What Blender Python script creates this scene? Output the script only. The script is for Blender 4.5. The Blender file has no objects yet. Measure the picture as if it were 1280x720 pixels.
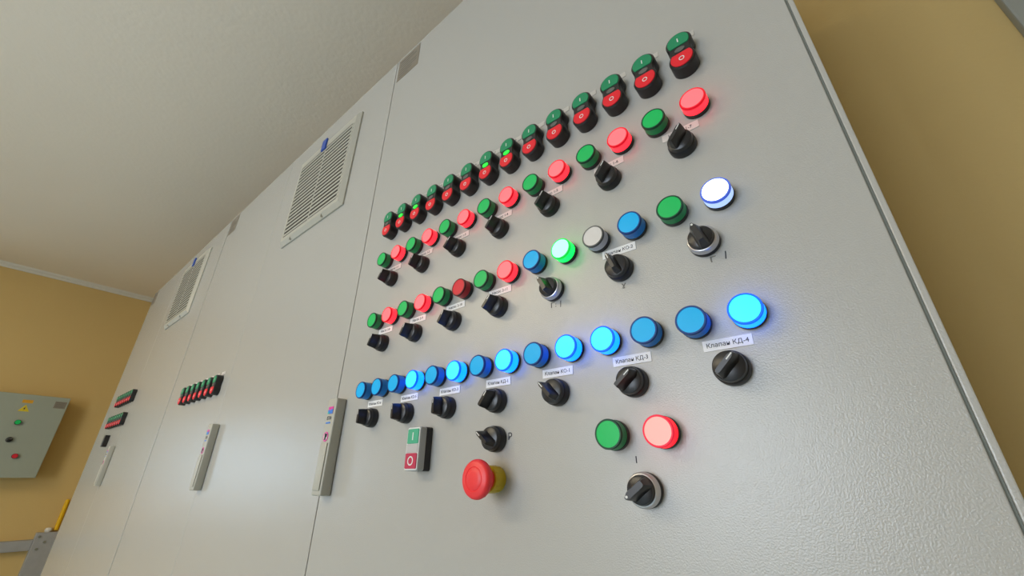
import bpy, bmesh, math, random
from mathutils import Vector, Matrix
random.seed(4)
C = bpy.context.scene.collection
SC = bpy.context.scene
R = math.radians
CZ = 1.05                      # height of the camera; cabinet fronts stand in the plane y = 0

# ------------------------------------------------------------------ camera
cam = bpy.data.cameras.new('camera')
cam.sensor_width = 36.0; cam.lens = 511.135 / 1280 * 36; cam.clip_start = .01; cam.clip_end = 100
camo = bpy.data.objects.new('camera', cam); C.objects.link(camo)
rt = Vector((0.7719436, 0.63566067, 0.00621239))
dn = Vector((-0.26273959, 0.32793823, -0.90742737))
fw = Vector((-0.57885316, 0.69885051, 0.42016304))
m = Matrix(((rt.x, -dn.x, -fw.x, 0), (rt.y, -dn.y, -fw.y, -.3914), (rt.z, -dn.z, -fw.z, CZ), (0, 0, 0, 1)))
camo.matrix_world = m
SC.camera = camo
# ------------------------------------------------------------------ view, world, daylight
SC.view_settings.view_transform = 'Standard'; SC.view_settings.look = 'None'
SC.view_settings.exposure = 0.0; SC.view_settings.gamma = 1.0; SC.view_settings.use_curve_mapping = False
w = bpy.data.worlds.new('sky'); SC.world = w; w.use_nodes = True
bg = w.node_tree.nodes['Background']; bg.inputs[0].default_value = (.62, .78, 1, 1); bg.inputs[1].default_value = 1.2

def area(name, loc, direction, sx, sy, power, col):
    l = bpy.data.lights.new(name, 'AREA'); l.shape = 'RECTANGLE'; l.size = sx; l.size_y = sy
    l.energy = power; l.color = col
    o = bpy.data.objects.new(name, l); C.objects.link(o); o.location = loc
    o.rotation_euler = Vector(direction).to_track_quat('-Z', 'Y').to_euler()
    return o
# daylight through the two windows (left wall, and the wall facing the cabinets) and the ceiling lamp
WL = (-1.95, -1.20, .75, 1.55)      # left window: y0, y1, z0, z1
WF = (-1.55, -.20, .45, 2.0)          # facing window: x0, x1, z0, z1
area('daylight_left', (-4.78, (WL[0]+WL[1])/2, (WL[2]+WL[3])/2), (1, 0, 0), .75, .8, 10, (.56, .78, 1))
area('daylight_facing', ((WF[0]+WF[1])/2, -3.28, (WF[2]+WF[3])/2), (0, 1, -.05), 1.35, 1.55, 67, (.78, .88, 1))
CEIL = 2.503
area('lamp_light', (-2.0, -2.2, CEIL - .09), (0, 0, -1), 1.9, .5, 40, (1, .84, .56))

# ------------------------------------------------------------------ materials
def mat(name, col, rough=.5, metal=0., spec=.5, coat=0., bump=None, emit=None, noise=None, trans=0.):
    m = bpy.data.materials.new(name); m.use_nodes = True
    nt = m.node_tree; b = nt.nodes['Principled BSDF']
    b.inputs['Base Color'].default_value = (*col, 1); b.inputs['Roughness'].default_value = rough
    b.inputs['Metallic'].default_value = metal; b.inputs['Specular IOR Level'].default_value = spec
    b.inputs['Coat Weight'].default_value = coat; b.inputs['Transmission Weight'].default_value = trans
    tc = nt.nodes.new('ShaderNodeTexCoord')
    n = nt.nodes.new('ShaderNodeTexNoise'); nt.links.new(tc.outputs['Object'], n.inputs['Vector'])
    sc, amt = noise if noise else (40, .04)
    n.inputs['Scale'].default_value = sc; n.inputs['Detail'].default_value = 3
    mr = nt.nodes.new('ShaderNodeMapRange'); mr.inputs['To Min'].default_value = 1-amt; mr.inputs['To Max'].default_value = 1+amt
    nt.links.new(n.outputs['Fac'], mr.inputs['Value'])
    mx = nt.nodes.new('ShaderNodeVectorMath'); mx.operation = 'SCALE'; mx.inputs[0].default_value = col
    nt.links.new(mr.outputs['Result'], mx.inputs['Scale']); nt.links.new(mx.outputs['Vector'], b.inputs['Base Color'])
    if bump:
        bs, bd = bump
        n2 = nt.nodes.new('ShaderNodeTexNoise'); n2.inputs['Scale'].default_value = bs; n2.inputs['Detail'].default_value = 2
        nt.links.new(tc.outputs['Object'], n2.inputs['Vector'])
        bp = nt.nodes.new('ShaderNodeBump'); bp.inputs['Distance'].default_value = bd; bp.inputs['Strength'].default_value = 1
        nt.links.new(n2.outputs['Fac'], bp.inputs['Height']); nt.links.new(bp.outputs['Normal'], b.inputs['Normal'])
    if emit:
        b.inputs['Emission Color'].default_value = (*emit[0], 1); b.inputs['Emission Strength'].default_value = emit[1]
    return m
M = dict(
    panel=mat('light_grey_powder_coat', (.462, .455, .428), .25, spec=.55, bump=(760, .00023), noise=(3, .02)),
    panel_plastic=mat('light_grey_plastic', (.47, .46, .40), .42, noise=(20, .02)),
    groove=mat('dark_rubber_seal', (.24, .25, .21), .7),
    slot=mat('dark_filter_mat', (.05, .042, .032), .9),  # near-black tone standing in for the darkness inside the grille slots
    plaster=mat('cream_ceiling_plaster', (.88, .79, .665), .8, bump=(60, .0008), noise=(2, .02)),
    ochre=mat('ochre_wall_paint', (.70, .50, .20), .7, bump=(120, .0005), noise=(2, .04)),
    mould=mat('white_moulding', (.74, .71, .64), .6),
    floor=mat('grey_floor_tile', (.31, .45, .55), .45, noise=(6, .1)),
    black=mat('black_plastic', (.018, .017, .018), .38, spec=.45, noise=(60, .1)),
    black2=mat('black_knob_plastic', (.022, .021, .022), .32, spec=.5, noise=(60, .1)),
    green=mat('green_cap', (.02, .27, .12), .5, spec=.3), red=mat('red_cap', (.85, .022, .035), .5, spec=.3),
    white=mat('white_print', (.80, .80, .78), .5), paper=mat('white_paper', (.90, .89, .88), .65),
    tagp=mat('grey_tag_paper', (.55, .53, .49), .6), cream=mat('cream_label_paper', (.70, .66, .63), .6),
    ink=mat('black_ink', (.03, .03, .04), .7), inkg=mat('grey_print', (.16, .155, .14), .7),
    chrome=mat('satin_silver_ring', (.62, .61, .62), .32, metal=.75),
    grey=mat('grey_button_bezel', (.42, .43, .42), .35), clear=mat('smoky_clear_window', (.13, .13, .12), .3),
    estop=mat('red_mushroom_plastic', (.93, .04, .045), .42), yellow=mat('yellow_collar_plastic', (.62, .45, .008), .42),
    plate=mat('grey_foil_sticker', (.24, .21, .165), .5, noise=(90, .12)),
    blue=mat('blue_tab_plastic', (.02, .08, .42), .4), wood=mat('door_grey_paint', (.36, .37, .33), .6),
    tray=mat('grey_zinc_cable_tray', (.40, .41, .43), .5, metal=.1, noise=(30, .1)),
    yel=mat('yellow_pipe_paint', (.90, .54, .0), .5), signy=mat('yellow_warning_sticker', (.72, .56, .02), .5), sigo=mat('orange_sticker', (.72, .36, .02), .5),
    pink=mat('pink_print', (.75, .05, .35), .5), lblue=mat('blue_print', (.05, .22, .72), .5), lcyan=mat('cyan_green_print', (.02, .5, .45), .5),
    mint=mat('mint_green_cap', (.07, .42, .25), .4), crim=mat('crimson_cap', (.55, .035, .09), .4), whiteplastic=mat('pale_clear_cap', (.52, .50, .50), .35),
    housing=mat('grey_enclosure_paint', (.36, .40, .34), .5, noise=(8, .04)),
    lampwhite=mat('lamp_diffuser', (.8, .8, .78), .5, emit=((1, .9, .74), 1.5)),
    glowgreen=mat('glowing_green_window', (.02, .5, .03), .4, emit=((.01, 1, .04), 1.3)),
)
gl = bpy.data.materials.new('window_glass'); gl.use_nodes = True; nt = gl.node_tree; nt.nodes.clear()
o_ = nt.nodes.new('ShaderNodeOutputMaterial'); mxs = nt.nodes.new('ShaderNodeMixShader'); tr = nt.nodes.new('ShaderNodeBsdfTransparent'); gs = nt.nodes.new('ShaderNodeBsdfGlossy')
gs.inputs['Roughness'].default_value = .02; mxs.inputs[0].default_value = .06
nt.links.new(tr.outputs[0], mxs.inputs[1]); nt.links.new(gs.outputs[0], mxs.inputs[2]); nt.links.new(mxs.outputs[0], o_.inputs[0]); M['glass'] = gl

# lens colours: face, rim, side; (base colour, emission colour, emission strength)
def lens_mats(name, face, rim, side, e=None):
    out = []
    for part, c in (('face', face), ('rim', rim), ('side', side)):
        k = e.get(part) if e else None
        out.append(mat(name + '_' + part, c, .42, spec=.3, noise=(150, .03), emit=k))
    return out
LENS = {
    'green': lens_mats('green_lens', (.012, .56, .13), (.008, .07, .035), (.015, .33, .10)),
    'red': lens_mats('dull_red_lens', (.72, .025, .045), (.14, .012, .018), (.5, .02, .03)),
    'blue': lens_mats('blue_lens', (.004, .50, 1.0), (.003, .055, .25), (.005, .24, .75)),
    'clear': lens_mats('clear_lens', (.72, .69, .67), (.12, .12, .115), (.62, .61, .62)),
    'red_lit': lens_mats('glowing_red_lens', (.7, .05, .06), (.5, .01, .02), (.6, .03, .04),
        dict(face=((1, .062, .068), 2.9), rim=((1, .0, .02), .5), side=((1, .017, .03), 2.2))),
    'pink_lit': lens_mats('glowing_pale_red_lens', (.7, .3, .25), (.5, .01, .03), (.6, .03, .04),
        dict(face=((1, .26, .24), 1.0), rim=((1, .01, .05), .55), side=((1, .005, .02), 1.3))),
    'green_lit': lens_mats('glowing_green_lens', (.3, .7, .4), (.01, .3, .08), (.02, .6, .2),
        dict(face=((.08, 1, .22), 4.6), rim=((.0, 1, .06), .6), side=((.0, 1, .06), 2.4))),
    'blue_lit': lens_mats('glowing_blue_lens', (.05, .5, .8), (.0, .08, .6), (.0, .3, .8),
        dict(face=((.005, .20, 1), 4.8), rim=((.0, .15, 1), .8), side=((.001, .13, 1), 3.6))),
    'white_lit': lens_mats('glowing_white_lens', (.7, .7, .8), (.1, .16, .5), (.5, .6, .8),
        dict(face=((.62, .78, 1), 3.2), rim=((.05, .13, 1), .4), side=((.38, .56, 1), 1.0))),
}

# ------------------------------------------------------------------ mesh helpers
def link(name, bm, mats, parent=None, loc=(0, 0, 0), smooth=False, rot=None):
    bmesh.ops.recalc_face_normals(bm, faces=bm.faces)
    me = bpy.data.meshes.new(name); bm.to_mesh(me); bm.free()
    if not isinstance(mats, (list, tuple)): mats = [mats]
    for k in mats: me.materials.append(k)
    if smooth:
        for p in me.polygons: p.use_smooth = True
        me.set_sharp_from_angle(angle=R(38))
    o = bpy.data.objects.new(name, me); C.objects.link(o); o.location = loc
    if rot: o.rotation_euler = rot
    if parent is not None: o.parent = parent
    return o
def box(bm, x0, x1, y0, y1, z0, z1, bev=0, seg=2, mi=0):
    r = bmesh.ops.create_cube(bm, size=1); vs = r['verts']
    for v in vs: v.co = Vector(((x0+x1)/2 + v.co.x*(x1-x0), (y0+y1)/2 + v.co.y*(y1-y0), (z0+z1)/2 + v.co.z*(z1-z0)))
    fs = {f for v in vs for f in v.link_faces}
    for f in fs: f.material_index = mi
    if bev:
        es = list({e for v in vs for e in v.link_edges})
        bmesh.ops.bevel(bm, geom=es, offset=bev, segments=seg, affect='EDGES', profile=.6)
    return bm
def bx(*a, **k): return box(bmesh.new(), *a, **k)
def lathe(prof, n=40, bm=None, mi=None, cx=0, cz=0):
    """prof: list of (radius, height out of the panel); axis is -y."""
    bm = bm or bmesh.new(); rings = []
    for r, h in prof:
        if r < 1e-6: rings.append([bm.verts.new((cx, -h, cz))])
        else: rings.append([bm.verts.new((cx + r*math.cos(2*math.pi*i/n), -h, cz + r*math.sin(2*math.pi*i/n))) for i in range(n)])
    for j in range(len(rings)-1):
        a, b = rings[j], rings[j+1]
        for i in range(n):
            q = [a[i % len(a)], a[(i+1) % len(a)], b[(i+1) % len(b)], b[i % len(b)]]
            u = []
            for v in q:
                if v not in u: u.append(v)
            if len(u) >= 3:
                f = bm.faces.new(u)
                if mi: f.material_index = mi[j]
    return bm
def prism(outline, y0, y1, bm=None, mi=0, inset=0.):
    """outline in (x, z); extruded from y0 to y1 (y1 is the front, more negative); inset shrinks the front."""
    bm = bm or bmesh.new(); n = len(outline)
    cx = sum(p[0] for p in outline)/n; cz = sum(p[1] for p in outline)/n
    def sh(p, d):
        v = Vector((p[0]-cx, p[1]-cz)); l = v.length or 1
        v *= (l-d)/l; return (cx+v.x, cz+v.y)
    lv = [(y0, 0.)] + ([(y1 + (inset if y1 < y0 else -inset), 0.)] if inset else []) + [(y1, inset)]
    rings = [[bm.verts.new((sh(p, d)[0], y, sh(p, d)[1])) for p in outline] for y, d in lv]
    for a, b in zip(rings, rings[1:]):
        for i in range(n):
            f = bm.faces.new((a[i], a[(i+1) % n], b[(i+1) % n], b[i])); f.material_index = mi
    for r_ in (rings[0], rings[-1]):
        f = bm.faces.new(r_); f.material_index = mi
    return bm
def empty(name, loc, rotz=0):
    o = bpy.data.objects.new(name, None); C.objects.link(o); o.location = loc; o.rotation_euler = (0, 0, rotz)
    o.empty_display_size = .01
    return o
def tag(o, label, cat, group=None, kind=None):
    o['label'] = label; o['category'] = cat
    if group: o['group'] = group
    if kind: o['kind'] = kind
    return o
def struct(name, bm, m):
    o = link(name, bm, m); o['kind'] = 'structure'; return o
_txt = {}
def text_bm(s, size, thick=.00012, bold=0.):
    cu = bpy.data.curves.new('t', 'FONT'); cu.body = s; cu.size = size; cu.extrude = thick; cu.offset = bold
    cu.align_x = 'CENTER'; cu.align_y = 'CENTER'; cu.resolution_u = 3
    o = bpy.data.objects.new('t', cu); C.objects.link(o)
    dg = bpy.context.evaluated_depsgraph_get(); me = bpy.data.meshes.new_from_object(o.evaluated_get(dg))
    bm = bmesh.new(); bm.from_mesh(me)
    bmesh.ops.rotate(bm, verts=bm.verts, cent=(0, 0, 0), matrix=Matrix.Rotation(R(90), 3, 'X'))
    bpy.data.objects.remove(o); bpy.data.curves.remove(cu); bpy.data.meshes.remove(me)
    return bm
def move(bm, x=0, y=0, z=0, sx=1., sz=1.):
    for v in bm.verts: v.co = Vector((v.co.x*sx + x, v.co.y + y, v.co.z*sz + z))
    return bm
def ring_bm(r0, r1, y0, y1, n=28, sx=1., sz=1.):
    bm = lathe([(r0, -y0), (r1, -y0), (r1, -y1), (r0, -y1), (r0, -y0)], n)
    return move(bm, sx=sx, sz=sz)
def kids(o): return list(o.children)
def copy_tree(o, parent=None, data=None):
    c = o.copy(); C.objects.link(c)
    if parent is not None: c.parent = parent
    for ch in kids(o): copy_tree(ch, c)
    return c

# ------------------------------------------------------------------ the room
XL, XR, YF, YB = -4.70, 2.2, -3.2, .62
T = .14
def wall_with_hole(axis, pos, out, a0, a1, hole):
    """axis 'x' = wall in a plane x=pos; hole (a0,a1,z0,z1)."""
    bm = bmesh.new(); h0, h1, z0, z1 = hole
    p0, p1 = sorted((pos, pos+out))
    for (u0, u1, v0, v1) in ((a0, h0, 0, CEIL), (h1, a1, 0, CEIL), (h0, h1, 0, z0), (h0, h1, z1, CEIL)):
        if axis == 'x': box(bm, p0, p1, u0, u1, v0, v1)
        else: box(bm, u0, u1, p0, p1, v0, v1)
    return bm
struct('floor', bx(XL-T, XR+T, YF-T, YB+T, -.1, 0), M['floor'])
struct('ceiling', bx(XL-T, XR+T, YF-T, YB+T, CEIL, CEIL+.1), M['plaster'])
struct('wall_left', wall_with_hole('x', XL, -T, YF, YB, WL), M['ochre'])
struct('wall_front', wall_with_hole('y', YF, -T, XL-T, XR+T, WF), M['ochre'])
struct('wall_back', bx(XL-T, XR+T, YB, YB+T, 0, CEIL), M['ochre'])
struct('wall_right', bx(XR, XR+T, YF, YB, 0, CEIL), M['ochre'])
# cove moulding where the left wall meets the ceiling
bm = bmesh.new()
pr = [(0, 0), (.030, 0), (.026, -.010), (.012, -.022), (.008, -.036), (0, -.036)]
ra = [bm.verts.new((XL+p[0], YF, CEIL+p[1])) for p in pr]; rb = [bm.verts.new((XL+p[0], YB, CEIL+p[1])) for p in pr]
for i in range(len(pr)): bm.faces.new((ra[i], ra[(i+1) % 6], rb[(i+1) % 6], rb[i]))
bm.faces.new(ra); bm.faces.new(rb)
struct('trim_1', bm, M['mould'])
def window(name, axis, pos, hole):
    h0, h1, z0, z1 = hole; fr = bmesh.new(); f = .06
    def b(u0, u1, v0, v1, d0, d1, bmm):
        if axis == 'x': box(bmm, pos+d0, pos+d1, u0, u1, v0, v1, .004)
        else: box(bmm, u0, u1, pos+d0, pos+d1, v0, v1, .004)
    for q in ((h0, h0+f, z0, z1), (h1-f, h1, z0, z1), (h0+f, h1-f, z0, z0+f), (h0+f, h1-f, z1-f, z1), ((h0+h1)/2-.03, (h0+h1)/2+.03, z0+f, z1-f)):
        b(*q, -.05, .0, fr)
    fo = struct(name, fr, M['mould'])
    g = bmesh.new(); b(h0+f, h1-f, z0+f, z1-f, -.03, -.024, g)
    go = link('pane', g, M['glass'], fo)
window('window_1', 'x', XL, WL)
window('window_2', 'y', YF, WF)
# painted door in the back wall, right of the cabinets: only the edge of its frame is in view
dm = bmesh.new()
for q in ((.427, .50, 0, 2.30), (1.30, 1.373, 0, 2.30), (.50, 1.30, 2.23, 2.30)):
    box(dm, q[0], q[1], YB-.022, YB-.001, q[2], q[3], .004)
door = struct('door_1', dm, M['wood'])
link('door_leaf', bx(.502, 1.298, YB-.012, YB-.001, .01, 2.228, .002), M['wood'], door)
h = lathe([(0, .012), (.022, .012), (.022, .018), (.009, .018), (.009, .05), (0, .05)], 20); move(h, x=.56, y=YB-.002, z=1.0)
box(h, .555, .67, YB-.064, YB-.048, .992, 1.008, .004)
link('door_handle', h, M['chrome'], door, smooth=True)
# ceiling lamp
cl = tag(empty('ceiling_lamp', (-2.0, -2.2, CEIL)), 'long white ceiling lamp in the middle of the room', 'lamp')
link('housing', bx(-1.0, 1.0, -.30, .30, -.05, 0, .006), M['white'], cl)
link('diffuser', bx(-.96, .96, -.26, .26, -.07, -.0505, .006), M['lampwhite'], cl)

# ------------------------------------------------------------------ cabinets
TOP = CZ + 1.056
def vent(parent, x0, x1, z0, z1):
    """louvred filter grille: bevelled frame, dark sheet for the slot shade, slats and a centre rib in one frame"""
    D = .013; b = .012
    g = bmesh.new()
    # frame ring with sloping outer sides
    o = [(x0, z0), (x1, z0), (x1, z1), (x0, z1)]
    i = [(x0+b, z0+b), (x1-b, z0+b), (x1-b, z1-b), (x0+b, z1-b)]
    s = [(x0+.022, z0+.024), (x1-.026, z0+.024), (x1-.026, z1-.036), (x0+.022, z1-.036)]
    rows = [[g.verts.new((p[0], -.0, p[1])) for p in o], [g.verts.new((p[0], -.004, p[1])) for p in o],
            [g.verts.new((p[0], -D, p[1])) for p in i], [g.verts.new((p[0], -D, p[1])) for p in s], [g.verts.new((p[0], -.001, p[1])) for p in s]]
    for a, c in zip(rows, rows[1:]):
        for k in range(4): g.faces.new((a[k], a[(k+1) % 4], c[(k+1) % 4], c[k]))
    n = 18; sx0, sx1, sz0, sz1 = s[0][0], s[1][0], s[0][1], s[2][1]
    pt = (sz1-sz0)/n
    for k in range(n):
        z = sz0 + pt*k
        box(g, sx0, sx1, -D, -D+.0016, z+pt*.27, z+pt*.73, .0004, 1)
        box(g, x1-.0235, x1-.0165, -D-.0012, -D, z+pt*.1, z+pt*.6, .0008)
    box(g, (sx0+sx1)/2-.002, (sx0+sx1)/2+.002, -D+.0003, -D+.0016, sz0, sz1)
    # snap tabs on the lower rim
    for xx in ((x0*.8+x1*.2), (x0*.28+x1*.72)): box(g, xx-.0015, xx+.0015, -.0122, -.006, z0+.001, z0+.012)
    vo = link('ventilation_grille', g, M['panel_plastic'], parent)
    link('filter_mat', bx(sx0, sx1, -D+.0012, -.0016, sz0, sz1), M['slot'], vo)  # sheet close behind the slats, coloured as the shade in the slots
    tx = (x0+x1)/2 - .012
    bt = bmesh.new(); box(bt, tx-.014, tx+.014, -D-.005, -D+.001, z1-.042, z1+.001, .003)
    t = link('blue_tab', bt, M['blue'], vo); t['label'] = 'blue plastic tab'
    return vo
def handle(parent, xc, z0, z1):
    w_ = .0145; hb = bmesh.new()
    box(hb, xc-w_, xc+w_, -.019, -.0005, z0, z1, .0028, 3)
    box(hb, xc-w_+.004, xc+w_-.004, -.0212, -.0185, z0+.008, z0+(z1-z0)*.52, .0012)
    h = link('door_handle', hb, M['panel_plastic'], parent, smooth=True)
    zt = z0 + (z1-z0)*.85
    lg = bmesh.new()
    box(lg, xc-.008, xc+.008, -.0196, -.01905, zt-.003, zt+.009, mi=0)
    box(lg, xc-.008, xc+.002, -.0199, -.0196, zt-.003, zt+.0035, mi=1)
    box(lg, xc-.008, xc-.003, -.0201, -.0199, zt-.003, zt+.0, mi=2)
    box(lg, xc+.002, xc+.008, -.0199, -.0196, zt-.003, zt+.0045, mi=3)
    box(lg, xc-.009, xc+.005, -.0196, -.01905, zt-.0195, zt-.0170, mi=3)
    link('logo_sticker', lg, [M['pink'], M['lblue'], M['lcyan'], M['lblue']], h)
    link('logo_lettering', move(text_bm('ETA', .0085, bold=.0001), x=xc-.001, y=-.0193, z=zt-.0105), M['ink'], h)
    zk = z0 + (z1-z0)*.585
    ks = lathe([(0, .0190), (.0080, .0190), (.0080, .0197), (.0058, .0197), (.0058, .0199), (0, .0199)], 24, mi=[0, 0, 0, 1, 1])
    move(ks, x=xc-.001, z=zk)
    box(ks, xc-.0030, xc+.0010, -.0206, -.0199, zk-.0052, zk+.0052, mi=2); box(ks, xc-.0005, xc+.0035, -.0206, -.0199, zk-.0008, zk+.0042, mi=2)
    link('lock_sticker', ks, [M['pink'], M['white'], M['ink']], h)
    return h
def cabinet(name, x0, x1, label, splits, handles, vents, side_gap=True, far_gap=False):
    c = tag(empty(name, (0, 0, 0)), label, 'cabinet', 'row of control cabinets')
    b = bmesh.new()
    box(b, x0, x1, .020, .56, .10, TOP, .002)
    box(b, x0+.006, x1-.006, .030, .55, .0, .10)
    link('cabinet_body', b, M['panel'], c)
    link('door_seal', bx(x0+.005, x1-.005, .0165, .020, .115, TOP-.006), M['groove'], c)
    xs = [x0+.001] + splits + [x1-.001]
    doors = []
    for i in range(len(xs)-1):
        a, d = xs[i], xs[i+1]
        if i > 0: a += .0008
        if i < len(xs)-2: d -= .0008
        if i == len(xs)-2 and side_gap: d -= .0055
        if i == len(xs)-2 and far_gap: d -= .0065
        dr = link('door', bx(a, d, .0, .0165, .112, TOP-.001, .0012, 3), M['panel'], c)
        doors.append(dr)
    if side_gap: link('door_seal', bx(x1-.0068, x1-.0046, .0035, .0163, .113, TOP-.003), M['groove'], c)
    if side_gap: link('side_rail', bx(x1-.0045, x1, .001, .020, .112, TOP-.001, .001), M['panel'], c)
    if far_gap: link('door_seal', bx(x1-.0073, x1-.0003, .0025, .0163, .113, TOP-.003), M['groove'], c)
    for di, xc, z0, z1 in handles: handle(doors[di], xc, z0, z1)
    for di, *q in vents: vent(doors[di], *q)
    # foil rating plate stuck on the top left corner of the front
    st = link('rating_plate', bx(x0+.010, x0+.100, -.0006, -.00005, TOP-.092, TOP-.010), M['plate'], c)
    st['label'] = 'grey foil rating sticker'
    tb = bmesh.new()
    for k in range(7):
        z = TOP-.022-k*.010
        box(tb, x0+.018, x0+.018+random.choice((.04, .055, .068, .072)), -.0009, -.0006, z-.0012, z+.0012)
    link('rating_lines', tb, M['inkg'], st)
    return c
cabC = cabinet('control_cabinet', -.744, .0595, 'large grey control cabinet whose door carries the long rows of buttons and lamps', [], [(0, -.7215, CZ-.0295, CZ+.126)], [])
cabB = cabinet('control_cabinet', -1.980, -.7445, 'grey two-door control cabinet in the middle of the row with the large louvred grille', [-1.378],
               [(1, -1.3545, CZ-.035, CZ+.125)], [(1, -1.2475, -.890, CZ+.636, CZ+.965)], side_gap=False)
cabA = cabinet('control_cabinet', -3.300, -1.9805, 'grey two-door control cabinet at the far left end of the row', [-2.700],
               [(1, -2.678, CZ-.045, CZ+.117)], [(1, -2.545, -2.175, CZ+.65, CZ+.985)], side_gap=False, far_gap=True)

# ------------------------------------------------------------------ device builders (origin on the panel, facing -y)
def make_lamp(kind):
    t = empty('pilot_lamp', (0, 0, 0))
    rh = .0043 if 'blue' in kind else .0056
    link('mounting_ring', lathe([(0, 0), (.0141, 0), (.0143, .0020), (.0142, rh-.0005), (.0136, rh), (0, rh)], 40), M['black'], t, smooth=True)
    L = LENS[kind]
    # side wall, rounded rim, slightly sunken flat face
    pr = [(.0128, rh), (.0138, rh+.0002), (.0138, .0150), (.0140, .0156), (.0140, .0172), (.0135, .0180), (.0121, .0180), (.0119, .0176), (.0060, .0178), (0, .0179)]
    mi = [2, 2, 1, 1, 1, 1, 0, 0, 0]
    link('lens', lathe(pr, 48, mi=mi), L, t, smooth=True)
    return t
def arc(cx, cz, r, a0, a1, n):
    return [(cx + r*math.cos(R(a0+(a1-a0)*i/n)), cz + r*math.sin(R(a0+(a1-a0)*i/n))) for i in range(n+1)]
def figure_eight(r, c, wst):
    """two lobes at z=+-c joined by a waist of half width wst"""
    a = math.degrees(math.asin(min(1, (c*.72)/r)))
    up = arc(0, c, r, -a+8, 180+a-8, 22)
    lo = arc(0, -c, r, 180-a+8, 360+a-8, 22)
    return up + [(-wst, 0)] + lo + [(wst, 0)]
def d_shape(r, c, zc, up=True):
    """circle of radius r round (0,c) cut by the line z = zc"""
    s = 1 if up else -1
    a = math.degrees(math.asin((zc - c)/r)) if up else math.degrees(math.asin((c - zc)/r))
    pts = arc(0, 0, r, a, 180-a, 20)
    return [(x, c + s*z) for x, z in pts]
def make_double(lit):
    t = empty('start_stop_button', (0, 0, 0))
    h = prism(figure_eight(.0152, .0142, .0126), 0, -.0175, inset=.0016)
    link('housing', h, M['black'], t, smooth=True)
    g = link('start_button', prism(d_shape(.0128, .0140, .0062, True), -.0170, -.0186, inset=.0006), M['green'], t)
    link('start_symbol', bx(-.0006, .0006, -.01885, -.0186, .0125, .0185), M['white'], g)
    r = link('stop_button', prism(d_shape(.0128, -.0140, -.0062, False), -.0170, -.0188, inset=.0006), M['red'], t)
    link('stop_symbol', move(ring_bm(.0022, .0032, -.0188, -.0191), z=-.0160), M['white'], r)
    i = link('indicator_window', prism([(.0060*math.cos(R(a)), .0036*math.sin(R(a))) for a in range(0, 360, 15)], -.0172, -.0186, inset=.0005), M['glowgreen'] if lit else M['clear'], t)
    if lit: i['label'] = 'glowing green window'
    return t
def make_selector(ring):
    t = empty('selector_switch', (0, 0, 0))
    if ring:
        link('mounting_ring', lathe([(0, 0), (.0147, 0), (.0149, .0045), (.0143, .0055), (0, .0055)], 40), M['black'], t, smooth=True)
        link('silver_bezel', lathe([(.0143, .0055), (.0147, .0060), (.0145, .0105), (.0134, .0124), (.0124, .0128), (.0122, .0056)], 44), M['chrome'], t, smooth=True)
        rk = .0119
    else:
        link('mounting_ring', lathe([(0, 0), (.0148, 0), (.0150, .0030), (.0146, .0085), (.0138, .0095), (.0136, .0088), (0, .0088)], 40), M['black'], t, smooth=True)
        rk = .0134
    up = .0022 if ring else 0.
    k = lathe([(0, .0060), (rk, .0060), (rk+.0002, .0110+up), (rk-.0004, .0145+up), (rk-.0014, .0152+up), (0, .0156+up)], 40)
    # grip fin: narrow ridge over a wider foot, with a blunt tail and a pointed nose at the pointer end (+z)
    foot = [(-.0030, -.0116), (.0030, -.0116), (.0044, -.0096), (.0044, .0080), (.0012, .0124), (-.0012, .0124), (-.0044, .0080), (-.0044, -.0096)]
    ringsv = []
    wd = 1.3 if ring else 1.
    for hh, fx, fz in ((.0148, 1., 1.), (.0200, .86, .97), (.0270, .60, .90), (.0290, .46, .86)):
        ringsv.append([k.verts.new((x*fx*wd, -hh, z*fz)) for x, z in foot])
    for a, b in zip(ringsv, ringsv[1:]):
        for i in range(8): k.faces.new((a[i], a[(i+1) % 8], b[(i+1) % 8], b[i]))
    k.faces.new(ringsv[-1])
    kn = link('knob', k, M['black2'], t, smooth=True)
    if ring: pm = move(lathe([(0, .0284), (.0011, .0284), (.0011, .0294), (0, .0294)], 16), z=.0085)
    else: pm = bx(-.0005, .0005, -.0292, -.0286, .0030, .0098)
    link('pointer_mark', pm, M['white'], kn)
    return t

S = .045; CX = 14.179
def colx(i): return (i - CX)*S
ORD = ['leftmost', 'second from left', 'third from left', 'fourth from left', 'fifth from left', 'sixth from left', 'seventh from left',
       'seventh from right', 'sixth from right', 'fifth from right', 'fourth from right', 'third from right', 'second from right', 'rightmost']
SEVEN = ['leftmost', 'second', 'third', 'fourth', 'fifth', 'sixth', 'rightmost']
_proto = {}
def place(key, maker, loc, label, cat, group, rotz=0, turn=None, scale=1.):
    if key not in _proto:
        o = _proto[key] = maker()
    else:
        o = copy_tree(_proto[key])
    o.location = loc; o.rotation_euler = (0, 0, rotz); o.scale = (scale,)*3
    if turn is not None:
        for ch in o.children:
            if ch.name.split('.')[0] == 'knob': ch.rotation_euler = (0, R(turn), 0)
    tag(o, label, cat, group)
    return o

# top row: fourteen black start-stop buttons
for i in range(14):
    lit = i in (1, 2, 6, 7)
    place('dbl%d' % lit, lambda: make_double(lit), (colx(i), 0, CZ + .4632),
          'black start-stop button with %s centre window, %s in the top row' % ('glowing green' if lit else 'dark', ORD[i]),
          'push button', 'start-stop buttons in the top row')
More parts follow.
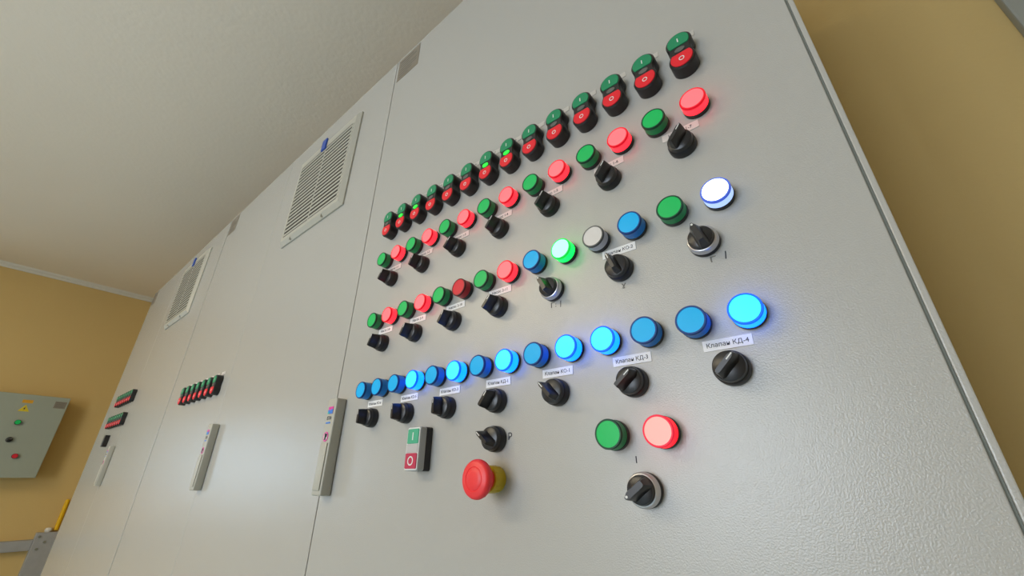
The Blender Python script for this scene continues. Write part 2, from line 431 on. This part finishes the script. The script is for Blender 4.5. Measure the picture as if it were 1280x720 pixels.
# lamp rows
W2 = {'green': 'unlit green', 'red_lit': 'glowing red', 'red': 'unlit dark red', 'blue': 'unlit blue', 'green_lit': 'glowing green', 'clear': 'unlit clear', 'white_lit': 'glowing white', 'blue_lit': 'glowing blue', 'pink_lit': 'glowing pale red'}
row2 = ['green', 'red_lit']*7
row3 = ['green', 'red_lit', 'green', 'red_lit', 'green', 'red', 'green', 'red_lit', 'blue', 'green_lit', 'clear', 'blue', 'green', 'white_lit']
row4 = ['blue']*3 + ['blue_lit', 'blue', 'blue_lit', 'blue', 'blue_lit', 'blue', 'blue_lit', 'blue_lit', 'blue', 'blue', 'blue_lit']
for rn, (row, z) in {'upper lamp row': (row2, .3817), 'middle lamp row': (row3, .2562), 'long blue lamp row': (row4, .1314)}.items():
    for i, k in enumerate(row):
        place('lamp_' + k, lambda: make_lamp(k), (colx(i), 0, CZ + z), '%s round pilot lamp, %s in the %s' % (W2[k], ORD[i], rn), 'pilot lamp',
              'pilot lamps of the ' + rn)
# selector rows
sel = {
    'upper': (.3377, [36, 33, 45, 40, 40, 38, 38], [0]*7),
    'middle': (.2120, [28, 32, 35, 42, -28, -20, -16], [0, 0, 0, 0, 1, 0, 1]),
    'blue': (.0862, [0, -4, 0, 38, -42, 50, 45], [0]*7)}
for rn, (z, tt, rg) in sel.items():
    for j in range(7):
        place('sel%d' % rg[j], lambda: make_selector(rg[j]), (colx(2*j + .5), 0, CZ + z),
              '%s selector switch, %s of the seven under the %s lamp row' % ('silver-ringed black' if rg[j] else 'plain black', SEVEN[j], rn),
              'selector switch', 'selector switches under the %s lamp row' % rn, turn=tt[j])
place('sel0', None, (-.3456, 0, CZ + .0415), 'single black selector switch directly above the red emergency stop button', 'selector switch', None, turn=-50)
place('sel1', None, (-.1656, 0, CZ - .0095), 'silver-ringed selector switch at the bottom under the green and red lamps', 'selector switch', None, turn=-127)
place('lamp_green', None, (-.1905, 0, CZ + .0378), 'unlit green pilot lamp of the lone pair at the bottom of the door', 'pilot lamp', None)
place('lamp_pink_lit', lambda: make_lamp('pink_lit'), (-.1422, 0, CZ + .0378), 'glowing pale red pilot lamp of the lone pair at the bottom of the door', 'pilot lamp', None)

# paper strips
def strip(x, z, w_, h_, s, size, label, group, tilt=0., col='paper'):
    o = empty('name_strip', (x, -.0002, CZ + z)); o.rotation_euler = (0, R(tilt), 0)
    link('paper', bx(-w_/2, w_/2, -.0005, 0, -h_/2, h_/2, 0), M[col], o)
    if s: link('lettering', move(text_bm(s, size), y=-.00062, z=-.0001), M['ink'] if col != 'tagp' else M['inkg'], o)
    return tag(o, label, 'label', group)
TXT = {'blue': ['Клапан КО-6', 'Клапан КО-5', 'Клапан КО-3', 'Клапан КД-1', 'Клапан КО-1', 'Клапан КД-3', 'Клапан КД-4'],
       'middle': ['Насос 2-8', 'Насос 2-9', 'Насос 2-10', 'Насос 2-11', None, 'Клапан КО-2', None],
       'upper': ['Насос 1-%d' % k for k in range(1, 8)]}
ZL = {'blue': .1093, 'middle': .2362, 'upper': .3607}
for rn in TXT:
    for j, s in enumerate(TXT[rn]):
        if s is None: continue
        strip(colx(2*j+.5) + .0, ZL[rn], .041, .0098, s, .0058,
              '%s paper strip reading %s above the %s selector under the %s lamp row' % ('cream' if rn == 'upper' else 'white', s, SEVEN[j], rn), 'paper name strips', col='cream' if rn == 'upper' else 'paper', tilt=random.uniform(-.8, .8) if j < 5 else 0)
for i in range(14):
    strip(colx(i) + .002, .4990, .030, .0085, 'П-%d' % (i+1), .006, 'small grey paper tag above the start-stop button %s in the top row' % ORD[i], 'paper tags over the top row', col='tagp')
# hand-written marks on the door
def mark(s, x, z, size, label, turn=0, g=None, col='ink', sx=1.):
    o = link('handwritten_mark', move(text_bm(s, size, .00006, bold=.00012), sx=sx), M[col], loc=(x, -.00012, CZ + z), rot=(0, R(turn), 0))
    return tag(o, label, 'marking', g)
mark('Р', -.3255, .0432, .011, 'handwritten letter Р right of the single selector above the emergency stop')
mark('1', -.1727, .0153, .0085, 'small handwritten figure between the bottom lamps and the silver-ringed selector')
mark('х', -.1645, .1920, .011, 'faint handwritten cross under the plain selector between two silver-ringed ones', col='inkg')
mark('Г', -.0715, .1925, .008, 'handwritten corner-shaped letter under the rightmost silver-ringed selector of the middle row', col='inkg', sx=1.4)
mark('/', -.0600, .1932, .011, 'short dark stroke right of the letter under the rightmost middle-row selector', turn=-8)
mark('Г:', -.2575, .1925, .009, 'handwritten letter under the left silver-ringed selector of the middle row', col='inkg', sx=1.3)
mark('/', -.2470, .1915, .011, 'short brown-black stroke right of the letter under the left ringed selector', turn=-12)

# emergency stop
e = tag(empty('emergency_stop_button', (-.3445, 0, CZ - .0020)), 'red mushroom emergency stop button on a yellow collar', 'emergency stop')
co = bmesh.new()
lathe([(0, 0), (.0136, 0), (.0140, .0020), (.0140, .0150), (.0132, .0168), (0, .0168)], 48, bm=co)
for k in range(12):
    a = R(k*30); box(co, -.0006, .0006, -.0150, -.0030, .0138, .0144)
    bmesh.ops.rotate(co, verts=co.verts[-8:], cent=(0, 0, 0), matrix=Matrix.Rotation(a, 3, 'Y'))
link('yellow_collar', co, M['yellow'], e, smooth=True)
link('mushroom_cap', lathe([(.0110, .0168), (.0120, .0200), (.0165, .0265), (.0198, .0300), (.0205, .0325), (.0203, .0350), (.0192, .0372), (.0170, .0384),
                            (.0125, .0392), (.0118, .0386), (.0110, .0392), (.0060, .0398), (0, .0400)], 56), M['estop'], e, smooth=True)
ab = bmesh.new()
# rectangular start-stop button with grey bezel
def rrect(w_, h_, r, n=5, cz=0):
    o = []
    for sx, sz, a in ((1, 1, 0), (-1, 1, 90), (-1, -1, 180), (1, -1, 270)):
        o += arc(sx*(w_/2-r), cz + sz*(h_/2-r), r, a, a+90, n)
    return o
q = tag(empty('start_stop_button', (-.4790, 0, CZ + .0345)), 'rectangular start-stop button with grey bezel left of the emergency stop', 'push button')
link('black_base', prism(rrect(.0285, .0560, .003), 0, -.0105, inset=.0006), M['black'], q, smooth=True)
link('bezel', prism(rrect(.0280, .0555, .003), -.0105, -.0205, inset=.0012), M['grey'], q, smooth=True)
link('front_frame', prism(rrect(.0262, .0538, .0026), -.0204, -.0212, inset=.0004), M['white'], q)
g = link('start_button', prism(rrect(.0232, .0190, .0016, cz=.0155), -.0211, -.0222, inset=.0004), M['mint'], q)
link('start_symbol', bx(-.0009, .0009, -.02245, -.0222, .0105, .0205), M['white'], g)
link('indicator_window', prism([(x, z) for x, z in rrect(.0232, .0110, .0008)], -.0211, -.0219, inset=.0003), M['whiteplastic'], q)
r = link('stop_button', prism(rrect(.0232, .0190, .0016, cz=-.0155), -.0211, -.0226, inset=.0004), M['crim'], q)
link('stop_symbol', move(ring_bm(.0042, .0058, -.0226, -.0229), z=-.0155), M['white'], r)

# buttons of the middle and far cabinets
for k in range(7):
    place('dbl0', None, (-1.756 + .052*k, 0, CZ + .2415), 'black start-stop button on the middle cabinet, %s of its row of seven' % SEVEN[k], 'push button', 'start-stop buttons on the middle cabinet')
    strip(-1.754 + .052*k, .2780, .030, .0085, '%d' % (k+1), .006, 'small paper tag over the %s start-stop button of the middle cabinet' % SEVEN[k], 'paper tags on the middle cabinet', col='cream')
EIGHT = ['leftmost', 'second from left', 'third from left', 'fourth from left', 'fourth from right', 'third from right', 'second from right', 'rightmost']
for rr, (xa, z) in {'upper': (-2.985, .345), 'lower': (-3.005, .240)}.items():
    for k in range(8):
        place('dbl0', None, (xa + .045*k, 0, CZ + z), 'black start-stop button on the far cabinet, %s in its %s row' % (EIGHT[k], rr), 'push button', 'start-stop buttons on the far cabinet')
pm = tag(empty('panel_meter', (-2.915, 0, CZ + .150)), 'small black rectangular meter under the start-stop buttons of the far cabinet', 'meter')
link('meter_housing', bx(-.016, .016, -.018, 0, -.027, .027, .002), M['black'], pm)
link('meter_window', bx(-.011, .011, -.0186, -.018, -.018, .018), M['black2'], pm)

# ------------------------------------------------------------------ left wall
XF = -4.55
wb = tag(empty('wall_control_box', (XF, -.34, CZ)), 'grey steel wall box with lamps and warning stickers beyond the cabinets', 'control box')
link('box_body', bx(XL-XF, -.014, -.262, .262, -.022, .512, .004), M['housing'], wb)
link('box_door', bx(-.0135, 0, -.262, .262, -.024, .516, .003), M['housing'], wb)
def on_box(o, y, z): o.location = (XF, y, CZ + z); o.rotation_euler = (0, 0, R(90)); return o
place('lamp_green', None, (XF, -.283, CZ+.326), 'green lamp on the grey wall box', 'pilot lamp', None, rotz=R(90), scale=1.15)
place('lamp_red', None, (XF, -.222, CZ+.111), 'dark red lamp on the grey wall box', 'pilot lamp', None, rotz=R(90), scale=1.1)
place('sel0', None, (XF, -.283, CZ+.213), 'black selector switch on the grey wall box', 'selector switch', None, rotz=R(90), turn=60, scale=1.15)
o = link('sticker', bx(-.026, .026, -.0006, 0, -.011, .011), M['sigo']); on_box(tag(o, 'orange rectangular sticker at the top of the grey wall box', 'sticker'), -.283, .468)
o = link('warning_sticker', prism([(-.028, -.020), (.028, -.020), (0, .026)], 0, -.0006), M['signy']); on_box(tag(o, 'yellow triangular warning sticker on the grey wall box', 'sticker'), -.283, .420)
bl = bmesh.new()
prism([(.004, .013), (-.006, -.002), (-.0005, -.002), (-.005, -.014), (.006, .0005), (.0005, .0005)], -.0006, -.0009, bm=bl)
link('lightning_symbol', bl, M['ink'], o)
o = link('sticker', bx(-.030, .030, -.0006, 0, -.024, .024), M['plate']); on_box(tag(o, 'pale grey text sticker in the upper right corner of the wall box', 'sticker'), -.118, .462)
tl = bmesh.new()
for k in range(4): box(tl, -.024, .020, -.0009, -.0006, .014-k*.010, .017-k*.010)
link('sticker_lines', tl, M['inkg'], o)
# cable tray, upright channel and yellow pipe on the left wall
tr_ = bmesh.new()
box(tr_, 0, .05, -2.0, .055, -.477, -.413, .004); box(tr_, .0495, .052, -2.0, .050, -.470, -.420)
tag(link('cable_tray', tr_, M['tray'], loc=(XL, 0, CZ)), 'grey horizontal cable duct low on the left wall', 'cable duct')
up = tag(empty('upright_channel', (XL, .104, 0)), 'grey upright channel with bolts joining the horizontal duct', 'channel')
link('channel', bx(0, .060, -.050, .062, 0.0, CZ-.372, .004), M['tray'], up)
for zz, yy in ((-.395, -.03), (-.43, .005), (-.47, -.02)):
    link('bolt', move(lathe([(0, 0), (.008, 0), (.008, .006), (0, .006)], 6), 0, 0, 0), M['groove'], up, loc=(.060, yy, CZ+zz), rot=(0, 0, R(90)))
kb = move(lathe([(0, 0), (.014, 0), (.020, .012), (.016, .026), (0, .030)], 20))
bmesh.ops.rotate(kb, verts=kb.verts, cent=(0, 0, 0), matrix=Matrix.Rotation(R(-90), 3, 'X'))
link('white_cap', kb, M['white'], up, loc=(.03, .004, CZ-.372), smooth=True)
pp = bmesh.new(); bmesh.ops.create_cone(pp, cap_ends=True, segments=20, radius1=.012, radius2=.012, depth=.185)
move(pp, z=-.0925)
bmesh.ops.create_uvsphere(pp, u_segments=20, v_segments=10, radius=.012)
tag(link('yellow_pipe', pp, M['yel'], loc=(XL+.014, .147, CZ-.178), smooth=True), 'yellow upright pipe on the left wall beside the far cabinet', 'pipe')
